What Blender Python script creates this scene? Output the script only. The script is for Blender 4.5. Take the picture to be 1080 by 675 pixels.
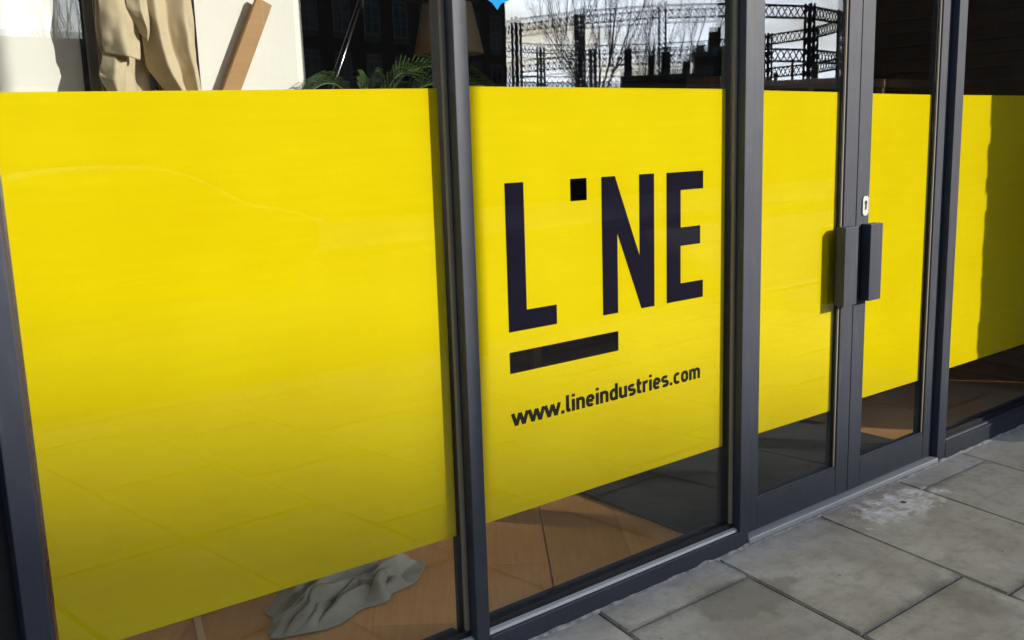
import bpy, bmesh, math, random
from mathutils import Vector, Matrix, noise
R = math.radians
random.seed(7)
for o in list(bpy.data.objects):
    bpy.data.objects.remove(o)
scn = bpy.context.scene
C = scn.collection

# ------------------------------------------------------------ camera
CAM = Vector((0.0, -2.1365, 1.5))
yaw, pitch, roll = 0.665233, 0.185159, -0.03146
fw = Vector((math.sin(yaw)*math.cos(pitch), math.cos(yaw)*math.cos(pitch), -math.sin(pitch)))
rt = Vector((math.cos(yaw), -math.sin(yaw), 0)); up = rt.cross(fw)
rt2 = rt*math.cos(roll) + up*math.sin(roll); up2 = -rt*math.sin(roll) + up*math.cos(roll)
cd = bpy.data.cameras.new('camera'); cam = bpy.data.objects.new('camera', cd); C.objects.link(cam)
cd.sensor_width = 36.0; cd.lens = 1032.72/1080*36; cd.clip_start = 0.02; cd.clip_end = 2000
m3 = Matrix((rt2, up2, -fw)).transposed()
cam.matrix_world = Matrix.Translation(CAM) @ m3.to_4x4()
scn.camera = cam

# ------------------------------------------------------------ light
SUN_AZ, SUN_EL = R(36), R(20)          # azimuth measured from straight out of the shopfront towards the right
to_sun = Vector((math.sin(SUN_AZ)*math.cos(SUN_EL), -math.cos(SUN_AZ)*math.cos(SUN_EL), math.sin(SUN_EL)))
w = bpy.data.worlds.new('World'); scn.world = w; w.use_nodes = True
nt = w.node_tree; bg = nt.nodes['Background']
sky = nt.nodes.new('ShaderNodeTexSky'); sky.sky_type = 'NISHITA'; sky.sun_disc = False
sky.sun_elevation = SUN_EL; sky.sun_rotation = R(180-36)
sky.air_density = 1.0; sky.dust_density = 1.2; sky.ozone_density = 1.2
# broken white cloud: flat layer seen in perspective, thickening to haze near the horizon all the way round
def wn(t, **kw):
    k = nt.nodes.new(t)
    for a_, v_ in kw.items(): setattr(k, a_, v_)
    return k
tc = wn('ShaderNodeTexCoord'); sx0 = wn('ShaderNodeSeparateXYZ'); nt.links.new(tc.outputs['Generated'], sx0.inputs[0])
zc = wn('ShaderNodeMath', operation='MAXIMUM'); nt.links.new(sx0.outputs[2], zc.inputs[0]); zc.inputs[1].default_value = 0.0
za = wn('ShaderNodeMath', operation='ADD'); nt.links.new(zc.outputs[0], za.inputs[0]); za.inputs[1].default_value = 0.12
dv = wn('ShaderNodeVectorMath', operation='DIVIDE'); nt.links.new(tc.outputs['Generated'], dv.inputs[0])
cb0 = wn('ShaderNodeCombineXYZ')
for k_ in range(3): nt.links.new(za.outputs[0], cb0.inputs[k_])
nt.links.new(cb0.outputs[0], dv.inputs[1])
cn = wn('ShaderNodeTexNoise'); cn.inputs['Scale'].default_value = 1.1; cn.inputs['Detail'].default_value = 7; cn.inputs['Roughness'].default_value = 0.58; nt.links.new(dv.outputs[0], cn.inputs['Vector'])
hz_ = wn('ShaderNodeMapRange'); nt.links.new(zc.outputs[0], hz_.inputs[0]); hz_.inputs[1].default_value = 0.0; hz_.inputs[2].default_value = 0.30; hz_.inputs[3].default_value = 0.26; hz_.inputs[4].default_value = 0.0
ad = wn('ShaderNodeMath', operation='ADD'); nt.links.new(cn.outputs['Fac'], ad.inputs[0]); nt.links.new(hz_.outputs[0], ad.inputs[1])
cr = wn('ShaderNodeValToRGB'); cr.color_ramp.elements[0].position = 0.50; cr.color_ramp.elements[1].position = 0.72; nt.links.new(ad.outputs[0], cr.inputs[0])
bw_ = wn('ShaderNodeRGBToBW'); nt.links.new(sky.outputs[0], bw_.inputs[0])
cl = wn('ShaderNodeMix', data_type='RGBA', blend_type='MULTIPLY'); cl.inputs[0].default_value = 1.0; nt.links.new(bw_.outputs[0], cl.inputs[6]); cl.inputs[7].default_value = (1.95, 2.03, 2.15, 1)
mx0 = wn('ShaderNodeMix', data_type='RGBA'); nt.links.new(cr.outputs[0], mx0.inputs[0]); nt.links.new(sky.outputs[0], mx0.inputs[6]); nt.links.new(cl.outputs[2], mx0.inputs[7])
nt.links.new(mx0.outputs[2], bg.inputs[0]); bg.inputs[1].default_value = 0.11
sl = bpy.data.lights.new('sun', 'SUN'); sl.energy = 3.0; sl.angle = R(0.53); sl.color = (1.0, 0.93, 0.82)
so = bpy.data.objects.new('sun', sl); C.objects.link(so)
so.rotation_euler = to_sun.to_track_quat('Z', 'Y').to_euler(); so.location = (8, -12, 9)
scn.view_settings.view_transform = 'Standard'; scn.view_settings.look = 'None'
scn.view_settings.gamma = 1.0; scn.view_settings.use_curve_mapping = False
scn.view_settings.exposure = 0.85
scn.cycles.use_denoising = True
scn.cycles.max_bounces = 10; scn.cycles.diffuse_bounces = 5; scn.cycles.glossy_bounces = 5
scn.cycles.transparent_max_bounces = 24; scn.cycles.sample_clamp_indirect = 6

# ------------------------------------------------------------ helpers
ORG = {}
def link(o, parent=None):
    C.objects.link(o)
    if parent is not None: o.parent = parent
    return o
def tag(o, label=None, cat=None, group=None, kind=None):
    if label: o['label'] = label
    if cat: o['category'] = cat
    if group: o['group'] = group
    if kind: o['kind'] = kind
    return o
def thing(name, loc, label, cat, group=None):
    o = bpy.data.objects.new(name, None); o.empty_display_size = 0.1
    link(o); o.location = loc; ORG[o] = Vector(loc)
    return tag(o, label, cat, group)
def org(p): return ORG.get(p, Vector((0, 0, 0)))
def build(name, bm, mat, parent=None, origin=None, smooth=False):
    """world-space bmesh -> one mesh object (origin kept relative to its parent)"""
    po = org(parent) if parent is not None else Vector((0, 0, 0))
    og = Vector(origin) if origin is not None else po
    bmesh.ops.recalc_face_normals(bm, faces=bm.faces)
    for v in bm.verts: v.co -= og
    me = bpy.data.meshes.new(name); bm.to_mesh(me); bm.free()
    if mat: me.materials.append(mat)
    if smooth:
        for p in me.polygons: p.use_smooth = True
    o = bpy.data.objects.new(name, me); link(o, parent); o.location = og - po; ORG[o] = og
    return o
def B(bm, x0, x1, y0, y1, z0, z1):
    vs = [bm.verts.new(c) for c in ((x0,y0,z0),(x1,y0,z0),(x1,y1,z0),(x0,y1,z0),(x0,y0,z1),(x1,y0,z1),(x1,y1,z1),(x0,y1,z1))]
    for f in ((0,3,2,1),(4,5,6,7),(0,1,5,4),(1,2,6,5),(2,3,7,6),(3,0,4,7)): bm.faces.new([vs[i] for i in f])
    return vs
def bev(bm, w, seg=2):
    bmesh.ops.bevel(bm, geom=list(bm.edges), offset=w, segments=seg, affect='EDGES', profile=0.5)
def box(name, x0, x1, y0, y1, z0, z1, mat, parent=None, bevel=0.0, origin=None, seg=1):
    bm = bmesh.new(); B(bm, x0, x1, y0, y1, z0, z1)
    if bevel: bev(bm, bevel, seg)
    if parent is None and origin is None: origin = ((x0+x1)/2, (y0+y1)/2, z0)
    return build(name, bm, mat, parent, origin)
def prism(bm, pts, y0, y1):
    """polygon in x,z extruded along y (y0 = front)"""
    a = [bm.verts.new((x, y0, z)) for x, z in pts]; b = [bm.verts.new((x, y1, z)) for x, z in pts]
    bm.faces.new(a); bm.faces.new(b[::-1]); n = len(pts)
    for i in range(n): bm.faces.new((a[i], a[(i+1) % n], b[(i+1) % n], b[i]))
def tube(bm, pts, rads, sides=6, cap=True):
    pts = [Vector(p) for p in pts]; rings = []
    if not hasattr(rads, '__len__'): rads = [rads]*len(pts)
    for i, p in enumerate(pts):
        d = (pts[min(i+1, len(pts)-1)] - pts[max(i-1, 0)]).normalized()
        a = d.orthogonal().normalized() if i == 0 else (a - d*a.dot(d)).normalized()
        b = d.cross(a)
        rings.append([bm.verts.new(p + (a*math.cos(t) + b*math.sin(t))*rads[i]) for t in [2*math.pi*k/sides for k in range(sides)]])
    for r0, r1 in zip(rings, rings[1:]):
        for k in range(sides): bm.faces.new((r0[k], r0[(k+1) % sides], r1[(k+1) % sides], r1[k]))
    if cap and sides > 2: bm.faces.new(rings[0][::-1]); bm.faces.new(rings[-1])
def lathe(bm, prof, cx, cy, n=28, close=False):
    rings = [[bm.verts.new((cx + r*math.cos(2*math.pi*k/n), cy + r*math.sin(2*math.pi*k/n), z)) for k in range(n)] for r, z in prof]
    for r0, r1 in zip(rings, rings[1:]):
        for k in range(n): bm.faces.new((r0[k], r0[(k+1) % n], r1[(k+1) % n], r1[k]))
    if close: bm.faces.new(rings[0][::-1]); bm.faces.new(rings[-1])

# ------------------------------------------------------------ materials
def mat(name, col, rough=0.6, metal=0.0, spec=0.5):
    m = bpy.data.materials.new(name); m.use_nodes = True
    b = m.node_tree.nodes['Principled BSDF']
    b.inputs['Base Color'].default_value = (*col, 1); b.inputs['Roughness'].default_value = rough
    b.inputs['Metallic'].default_value = metal; b.inputs['Specular IOR Level'].default_value = spec
    return m
class N:
    """tiny node-tree writer"""
    def __init__(s, m): s.t = m.node_tree; s.b = s.t.nodes.get('Principled BSDF')
    def n(s, typ, **kw):
        k = s.t.nodes.new(typ)
        for a, v in kw.items(): setattr(k, a, v)
        return k
    def l(s, a, b): s.t.links.new(a, b)
    def pos(s): return s.n('ShaderNodeNewGeometry').outputs['Position']
    def noise(s, vec, scale, detail=4, rough=0.55, dist=0.0):
        k = s.n('ShaderNodeTexNoise'); k.inputs['Scale'].default_value = scale; k.inputs['Detail'].default_value = detail
        k.inputs['Roughness'].default_value = rough; k.inputs['Distortion'].default_value = dist
        if vec is not None: s.l(vec, k.inputs['Vector'])
        return k.outputs['Fac']
    def ramp(s, fac, stops):
        k = s.n('ShaderNodeValToRGB'); e = k.color_ramp.elements
        while len(e) < len(stops): e.new(0.5)
        for q, (p, c) in zip(e, stops): q.position = p; q.color = (*c, 1) if len(c) == 3 else c
        s.l(fac, k.inputs[0]); return k.outputs[0]
    def mix(s, fac, a, b, mode='MIX'):
        k = s.n('ShaderNodeMix', data_type='RGBA', blend_type=mode)
        for sock, v in ((k.inputs[0], fac), (k.inputs[6], a), (k.inputs[7], b)):
            if isinstance(v, (int, float)): sock.default_value = v
            elif isinstance(v, tuple): sock.default_value = (*v, 1)
            else: s.l(v, sock)
        return k.outputs[2]
    def math(s, op, a, b=None, clamp=False):
        k = s.n('ShaderNodeMath', operation=op, use_clamp=clamp)
        for i, v in enumerate((a, b)):
            if v is None: continue
            if isinstance(v, (int, float)): k.inputs[i].default_value = v
            else: s.l(v, k.inputs[i])
        return k.outputs[0]
    def bump(s, h, strength=0.3, dist=0.01):
        k = s.n('ShaderNodeBump'); k.inputs['Strength'].default_value = strength; k.inputs['Distance'].default_value = dist
        s.l(h, k.inputs['Height']); s.l(k.outputs[0], s.b.inputs['Normal'])
    def scaled(s, vec, sc, rot=(0, 0, 0)):
        k = s.n('ShaderNodeMapping'); k.inputs['Scale'].default_value = sc; k.inputs['Rotation'].default_value = rot
        s.l(vec, k.inputs[0]); return k.outputs[0]

def m_paint():
    m = mat('anthracite_powder_coat', (0.05, 0.055, 0.07), 0.5, spec=0.5); q = N(m); p = q.pos()
    a = q.noise(p, 9, 5); dirt = q.noise(q.scaled(p, (14, 14, 2.2)), 3, 6)
    c = q.mix(q.ramp(a, [(0.3, (0, 0, 0)), (0.7, (1, 1, 1))]), (0.025, 0.032, 0.052), (0.034, 0.040, 0.060))
    c = q.mix(q.ramp(dirt, [(0.60, (0, 0, 0)), (0.78, (0.35, 0.35, 0.35))]), c, (0.10, 0.098, 0.095))
    scr = q.noise(q.scaled(p, (70, 70, 9)), 2.2, 4, 0.7); c = q.mix(q.ramp(scr, [(0.675, (0, 0, 0)), (0.74, (0.6, 0.6, 0.6))]), c, (0.22, 0.22, 0.23))
    q.l(c, q.b.inputs['Base Color']); q.l(q.ramp(dirt, [(0.3, (0.46,)*3), (0.8, (0.62,)*3)]), q.b.inputs['Roughness'])
    q.bump(q.noise(p, 420, 2), 0.12, 0.001)
    return m
M_PAINT = m_paint()
def m_glass(name, f0):
    m = bpy.data.materials.new(name); m.use_nodes = True; t = m.node_tree; t.nodes.remove(t.nodes['Principled BSDF']); q = N(m)
    out = t.nodes['Material Output']
    g = q.n('ShaderNodeNewGeometry'); d = q.n('ShaderNodeVectorMath', operation='DOT_PRODUCT')
    q.l(g.outputs['Normal'], d.inputs[0]); q.l(g.outputs['Incoming'], d.inputs[1])
    c = q.math('SUBTRACT', 1.0, q.math('ABSOLUTE', d.outputs['Value']), True)
    f = q.math('ADD', q.math('MULTIPLY', q.math('POWER', c, 5.0), 1.0-f0), f0)
    tr = q.n('ShaderNodeBsdfTransparent'); tr.inputs[0].default_value = (0.96, 0.975, 0.97, 1)
    gl = q.n('ShaderNodeBsdfGlossy'); gl.inputs['Roughness'].default_value = 0.0
    gl.inputs[0].default_value = (0.90, 0.95, 1.0, 1)
    bp = q.n('ShaderNodeBump'); bp.inputs['Strength'].default_value = 0.06; bp.inputs['Distance'].default_value = 0.002
    q.l(q.noise(q.pos(), 2.2, 1), bp.inputs['Height']); q.l(bp.outputs[0], gl.inputs['Normal'])
    mx = q.n('ShaderNodeMixShader'); q.l(f, mx.inputs[0]); q.l(tr.outputs[0], mx.inputs[1]); q.l(gl.outputs[0], mx.inputs[2])
    q.l(mx.outputs[0], out.inputs[0]); return m
M_GLASS = m_glass('window_glass', 0.052)
M_BOND = m_glass('glass_bonded_to_film', 0.0)
for n_ in list(M_BOND.node_tree.nodes):
    if n_.type == 'MIX_SHADER':
        M_BOND.node_tree.links.new(n_.inputs[1].links[0].from_socket, M_BOND.node_tree.nodes['Material Output'].inputs[0])
M_PLAINGLASS = mat('dark_far_glass', (0.02, 0.025, 0.03), 0.08)
def m_film():
    m = mat('yellow_vinyl', (0.83, 0.665, 0.006), 0.55, spec=0.2); q = N(m); p = q.pos()
    n = q.math('ADD', q.math('MULTIPLY', q.noise(p, 2.5, 3), 0.6), q.math('MULTIPLY', q.noise(q.scaled(p, (1.5, 1, 26)), 2.0, 5, 0.65), 0.4))
    col = q.mix(q.ramp(n, [(0.35, (0, 0, 0)), (0.65, (1, 1, 1))]), (0.775, 0.60, 0.0012), (0.825, 0.665, 0.004))
    d = q.n('ShaderNodeBsdfDiffuse'); t = q.n('ShaderNodeBsdfTranslucent'); mx = q.n('ShaderNodeMixShader'); mx.inputs[0].default_value = 0.24
    q.l(col, d.inputs[0]); q.l(col, t.inputs[0]); q.l(d.outputs[0], mx.inputs[1]); q.l(t.outputs[0], mx.inputs[2])
    q.l(mx.outputs[0], q.t.nodes['Material Output'].inputs[0]); return m
M_FILM = m_film()
M_NAVY = mat('navy_print', (0.008, 0.006, 0.016), 0.9, spec=0.05)
M_TEXT = mat('dark_grey_print', (0.012, 0.010, 0.008), 0.9, spec=0.05)
M_GASKET = mat('beige_gasket', (0.27, 0.24, 0.18), 0.8, spec=0.2)
M_RUST = m_r = mat('rust_stained_gasket', (0.06, 0.042, 0.036), 0.8)
M_BLACK = mat('black_rubber', (0.012, 0.012, 0.014), 0.6)
M_ALU = m_alu = mat('bare_aluminium', (0.40, 0.42, 0.44), 0.5, 0.2)
M_BRASS = mat('polished_nickel', (0.86, 0.84, 0.80), 0.3, 0.4)
M_STICK = mat('cyan_sticker', (0.0, 0.24, 0.56), 0.6, spec=0.1)
def m_slab():
    m = mat('paving_stone', (0.25, 0.245, 0.23), 0.82); q = N(m); p = q.pos()
    oi = q.n('ShaderNodeObjectInfo').outputs['Random']
    base = q.ramp(oi, [(0.0, (0.42, 0.41, 0.39)), (0.35, (0.54, 0.52, 0.485)), (0.7, (0.47, 0.46, 0.445)), (1.0, (0.56, 0.535, 0.49))])
    big = q.noise(p, 3.2, 5, 0.6, 0.6); mid = q.noise(p, 16, 6, 0.65); fine = q.noise(p, 190, 3)
    c = q.mix(q.ramp(big, [(0.38, (0, 0, 0)), (0.62, (1, 1, 1))]), q.mix(1.0, base, (0.74, 0.72, 0.69), 'MULTIPLY'), base)
    c = q.mix(q.ramp(mid, [(0.34, (0.5,)*3), (0.52, (0, 0, 0))]), c, (0.24, 0.23, 0.21))
    c = q.mix(q.math('MULTIPLY', q.ramp(fine, [(0.4, (0, 0, 0)), (0.75, (1, 1, 1))]), 0.25), c, (0.5, 0.48, 0.44))
    # damp dark stain with a pale tide line on the slab below the wide pane
    def blob(cx, cy, rx, ry, soft, ns, amt):
        mp = q.n('ShaderNodeMapping'); mp.inputs['Location'].default_value = (-cx/rx, -cy/ry, 0); mp.inputs['Scale'].default_value = (1/rx, 1/ry, 0)
        q.l(p, mp.inputs[0]); ln = q.n('ShaderNodeVectorMath', operation='LENGTH'); q.l(mp.outputs[0], ln.inputs[0])
        dd = q.math('ADD', ln.outputs['Value'], q.math('MULTIPLY', q.math('SUBTRACT', q.noise(p, ns, 5, 0.6), 0.5), amt))
        return q.ramp(dd, [(1-soft, (1, 1, 1)), (1.0, (0, 0, 0))])
    damp = blob(2.41, -0.25, 0.21, 0.12, 0.16, 6, 1.7)
    c = q.mix(q.math('MULTIPLY', damp, 0.55), c, (0.20, 0.19, 0.16))
    damp2 = blob(2.92, -0.72, 0.10, 0.2, 0.5, 9, 0.9)
    c = q.mix(q.math('MULTIPLY', damp2, 0.55), c, (0.2, 0.185, 0.15))
    rust = blob(3.42, -0.12, 0.42, 0.13, 0.7, 8, 1.2)
    c = q.mix(q.math('MULTIPLY', rust, 0.7), c, (0.27, 0.20, 0.14))
    chalk = blob(3.50, -0.16, 0.30, 0.115, 0.35, 15, 2.7)
    c = q.mix(q.math('MULTIPLY', chalk, q.ramp(q.noise(q.scaled(p, (1, 1.6, 1), (0, 0, 0.5)), 16, 9, 0.75, 0.6), [(0.36, (0.05,)*3), (0.60, (1, 1, 1))])), c, (0.85, 0.85, 0.87))
    hole = blob(3.53, -0.155, 0.017, 0.015, 0.4, 40, 1.6)
    c = q.mix(hole, c, (0.04, 0.038, 0.035))
    # grime gathered along the slab edges, and small dark specks
    gn = q.n('ShaderNodeTexCoord').outputs['Generated']; sg = q.n('ShaderNodeSeparateXYZ'); q.l(gn, sg.inputs[0])
    ex_ = q.math('MULTIPLY', q.math('MINIMUM', sg.outputs[0], q.math('SUBTRACT', 1.0, sg.outputs[0])), 0.6)
    ey_ = q.math('MULTIPLY', q.math('MINIMUM', sg.outputs[1], q.math('SUBTRACT', 1.0, sg.outputs[1])), 0.8)
    ed = q.math('ADD', q.math('MINIMUM', ex_, ey_), q.math('MULTIPLY', q.math('SUBTRACT', q.noise(p, 22, 6, 0.7), 0.5), 0.09))
    c = q.mix(q.ramp(ed, [(0.0, (0.55,)*3), (0.035, (0, 0, 0))]), c, (0.15, 0.14, 0.12))
    vo = q.n('ShaderNodeTexVoronoi'); vo.inputs['Scale'].default_value = 9.0; q.l(p, vo.inputs['Vector'])
    c = q.mix(q.ramp(vo.outputs['Distance'], [(0.035, (0.7,)*3), (0.06, (0, 0, 0))]), c, (0.12, 0.115, 0.105))
    streak = q.noise(q.scaled(p, (1.2, 7, 1), (0, 0, 0.6)), 2.4, 7, 0.7)
    c = q.mix(q.ramp(streak, [(0.52, (0, 0, 0)), (0.72, (0.45,)*3)]), c, (0.30, 0.27, 0.215))
    q.l(c, q.b.inputs['Base Color'])
    q.bump(q.math('ADD', q.math('MULTIPLY', mid, 0.8), q.math('MULTIPLY', fine, 0.35)), 0.35, 0.006)
    return m
M_SLAB = m_slab()
def m_noise(name, c0, c1, scale, rough=0.85, bump=0.3, bscale=None, stretch=None, dist=0.01):
    m = mat(name, c0, rough); q = N(m); p = q.pos()
    if stretch: p = q.scaled(p, stretch)
    f = q.noise(p, scale, 6, 0.6); q.l(q.mix(q.ramp(f, [(0.3, (0, 0, 0)), (0.7, (1, 1, 1))]), c0, c1), q.b.inputs['Base Color'])
    if bump: q.bump(q.noise(p, bscale or scale*6, 4), bump, dist)
    return m
M_DIRT = m_noise('joint_grit', (0.07, 0.065, 0.058), (0.13, 0.12, 0.105), 40)
M_ASPHALT = m_noise('asphalt', (0.04, 0.04, 0.042), (0.065, 0.065, 0.066), 30, 0.9, 0.5, 300)
M_KERB = m_noise('granite_kerb', (0.24, 0.24, 0.235), (0.34, 0.33, 0.32), 60)
M_GROUND = m_noise('far_ground', (0.10, 0.10, 0.095), (0.15, 0.145, 0.13), 0.4)
M_GROUND.node_tree.nodes['Principled BSDF'].inputs['Specular IOR Level'].default_value = 0.0
M_WHITE = m_noise('white_plaster', (0.80, 0.78, 0.74), (0.84, 0.82, 0.78), 3, 0.8, 0.05)
M_DARKWALL = m_noise('dark_interior_paint', (0.028, 0.026, 0.03), (0.04, 0.036, 0.036), 4, 0.8, 0.05)
M_CEIL = mat('white_ceiling', (0.72, 0.71, 0.69), 0.9)
M_MAT = m_noise('entrance_mat_pile', (0.018, 0.018, 0.022), (0.035, 0.034, 0.038), 130, 0.95, 0.6, 500)
def m_brick(name, c1, c2, mortar, sc=1.0):
    m = mat(name, c1, 0.88); q = N(m); g = q.n('ShaderNodeNewGeometry')
    # pick the wall's own plane: x+y along, z up
    sp = q.n('ShaderNodeSeparateXYZ'); q.l(g.outputs['Position'], sp.inputs[0])
    cb = q.n('ShaderNodeCombineXYZ'); q.l(q.math('ADD', sp.outputs[0], sp.outputs[1]), cb.inputs[0]); q.l(sp.outputs[2], cb.inputs[1])
    b = q.n('ShaderNodeTexBrick'); q.l(cb.outputs[0], b.inputs[0])
    b.inputs['Color1'].default_value = (*c1, 1); b.inputs['Color2'].default_value = (*c2, 1); b.inputs['Mortar'].default_value = (*mortar, 1)
    b.inputs['Scale'].default_value = 1.0; b.inputs['Brick Width'].default_value = 0.225*sc; b.inputs['Row Height'].default_value = 0.075*sc; b.inputs['Mortar Size'].default_value = 0.008*sc
    c = q.mix(q.math('MULTIPLY', q.noise(g.outputs['Position'], 1.3, 5), 0.5), b.outputs[0], (0.05, 0.045, 0.04))
    q.l(c, q.b.inputs['Base Color']); q.bump(b.outputs['Fac'], -0.4, 0.008); return m
M_BRICK = m_brick('dark_brick', (0.15, 0.085, 0.055), (0.11, 0.065, 0.045), (0.17, 0.15, 0.13))
M_BRICK2 = m_brick('stock_brick', (0.22, 0.15, 0.09), (0.16, 0.105, 0.07), (0.2, 0.18, 0.15))
M_BRICK3 = m_brick('pier_brick', (0.34, 0.20, 0.13), (0.27, 0.16, 0.105), (0.36, 0.32, 0.27))
M_STONE = m_noise('pale_stone_trim', (0.30, 0.28, 0.25), (0.38, 0.36, 0.32), 5)
M_SLATE = m_noise('roof_slate', (0.05, 0.05, 0.058), (0.08, 0.08, 0.085), 6)
M_IRON = m_noise('painted_iron', (0.03, 0.03, 0.034), (0.05, 0.048, 0.05), 3, 0.6)
M_BARK = m_noise('bark', (0.05, 0.042, 0.034), (0.09, 0.075, 0.06), 14)
def m_wood(name, c0, c1, ang, rough=0.5, scale=9):
    m = mat(name, c0, rough); q = N(m); p = q.pos()
    oi = q.n('ShaderNodeObjectInfo').outputs['Random']
    mp = q.scaled(p, (1, 1, 1), (0, 0, ang)); mp = q.scaled(mp, (1.2, 22, 22))
    g = q.noise(mp, scale*0.35, 6, 0.65, 0.8); c = q.mix(q.ramp(g, [(0.25, (0, 0, 0)), (0.75, (1, 1, 1))]), c0, c1)
    c = q.mix(0.25, c, q.ramp(oi, [(0.0, (0.55, 0.52, 0.5)), (1.0, (1.25, 1.2, 1.15))]), 'MULTIPLY')
    q.l(c, q.b.inputs['Base Color']); q.bump(g, 0.12, 0.002); return m
M_SUBFLOOR = m_noise('bare_timber_floor', (0.30, 0.19, 0.10), (0.42, 0.28, 0.16), 5, 0.6, 0.1)
FLA = math.atan2(0.81, 0.59)
M_BOARD = m_wood('oak_floorboard', (0.64, 0.32, 0.10), (0.76, 0.42, 0.155), -FLA)
M_PLANK = m_wood('pine_plank', (0.34, 0.17, 0.05), (0.43, 0.235, 0.075), 0.0, 0.55)
M_DESK = m_wood('brown_timber', (0.17, 0.10, 0.055), (0.25, 0.15, 0.085), 0.0, 0.5)
M_CLOTH = m_noise('grey_cotton_sheet', (0.30, 0.32, 0.30), (0.40, 0.42, 0.40), 7, 0.9, 0.25, 500, dist=0.002)
M_COAT = m_noise('beige_gabardine', (0.50, 0.41, 0.27), (0.58, 0.48, 0.33), 9, 0.85, 0.25, 600, dist=0.002)
M_LEAF = m_noise('palm_leaf', (0.035, 0.075, 0.018), (0.075, 0.13, 0.032), 11, 0.45, 0.1)
M_SHADE = mat('linen_lampshade', (0.86, 0.68, 0.47), 0.9)
M_CHROME = mat('chrome', (0.75, 0.75, 0.76), 0.18, 1.0)
M_POT = mat('charcoal_pot', (0.05, 0.05, 0.05), 0.6)
M_GREYMETAL = mat('grey_upright', (0.33, 0.33, 0.34), 0.5)
M_CARP = mat('dark_blue_car_paint', (0.03, 0.04, 0.06), 0.42, 0.0)

# ------------------------------------------------------------ ground, road, pavement
bm = bmesh.new(); vs = [bm.verts.new(c) for c in ((-700,-700,-.16),(700,-700,-.16),(700,700,-.16),(-700,700,-.16))]; bm.faces.new(vs)
tag(build('ground', bm, M_GROUND), kind='structure')
tag(box('road', -120, 120, -10.2, -3.55, -0.15, -0.115, M_ASPHALT, origin=(0, -7, -0.15)), kind='structure')
far = tag(box('far_pavement', -120, 120, -15, -10.35, -0.15, 0.0, M_SLAB, origin=(0, -12, -0.15)), kind='structure')
pav = tag(box('pavement', -60, 60, -3.4, -0.001, -0.15, -0.014, M_DIRT, origin=(0, -1.7, -0.15)), kind='structure')
for y0, y1, nm in ((-3.55, -3.402, 'kerb'), (-10.348, -10.202, 'kerb')):
    k = tag(box(nm, -120, 120, y0, y1, -0.15, 0.004, M_KERB, bevel=0.012, origin=(0, y0, -0.15)), kind='structure')
SK = 0.15
colx = [1.985+0.575*i for i in range(-9, 10)]
colx[10], colx[11], colx[12] = 2.567, 3.165, 3.735
joints = {9: [-0.16, -1.02, -1.9], 10: [-0.637, -1.5, -2.35], 11: [-0.80, -1.62, -2.5], 12: [-0.13, -0.98, -1.8], 13: [-0.62, -1.4, -2.3], 8: [-0.55, -1.4, -2.2]}
for i in range(len(colx)-1):
    ys = joints.get(i) or [-random.uniform(0.2, 0.8)]
    while ys[-1] > -3.0: ys.append(ys[-1]-0.86)
    ys = [0.0] + [y for y in ys if y > -3.3] + [-3.4]
    for a, b in zip(ys, ys[1:]):
        if a-b < 0.05: continue
        g = 0.0032; bm = bmesh.new(); h = random.uniform(-0.002, 0.002)
        tx, ty = random.uniform(-.0015, .0015), random.uniform(-.0015, .0015)
        x0, x1 = colx[i]+g, colx[i+1]-g; ya, yb = a-g, b+g
        def P2(x, y, z): return (x + SK*y, y, z + (tx if x == x1 else 0) + (ty if y == yb else 0))
        v = [bm.verts.new(P2(x, y, z)) for z in (-0.06, h) for x, y in ((x0, yb), (x1, yb), (x1, ya), (x0, ya))]
        for f in ((0,3,2,1),(4,5,6,7),(0,1,5,4),(1,2,6,5),(2,3,7,6),(3,0,4,7)): bm.faces.new([v[k] for k in f])
        tops = [e for e in bm.edges if all(q.co.z > -0.05 for q in e.verts)]
        bmesh.ops.bevel(bm, geom=tops, offset=0.005, segments=2, affect='EDGES')
        build('paving_slab', bm, M_SLAB, pav, origin=((x0+x1)/2+SK*(ya+yb)/2, (ya+yb)/2, 0))

# ------------------------------------------------------------ interior shell
FZ = 0.03
flo = tag(box('floor', -3, 12, 0.13, 7.5, -0.1, FZ-0.014, M_SUBFLOOR, origin=(3, 4, -0.1)), kind='structure')
tag(box('ceiling', -3, 12, 0.13, 7.5, 3.6, 3.75, M_CEIL, origin=(3, 4, 3.6)), kind='structure')
tag(box('back_wall', -3, 12, 7.5, 7.65, -0.1, 3.75, M_DARKWALL, origin=(3, 7.5, 0)), kind='structure')
tag(box('side_wall', -3.15, -3.0, 0.13, 7.65, -0.1, 3.75, M_DARKWALL, origin=(-3, 4, 0)), kind='structure')
tag(box('side_wall', 12.0, 12.15, 0.13, 7.65, -0.1, 3.75, M_DARKWALL, origin=(12, 4, 0)), kind='structure')
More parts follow.
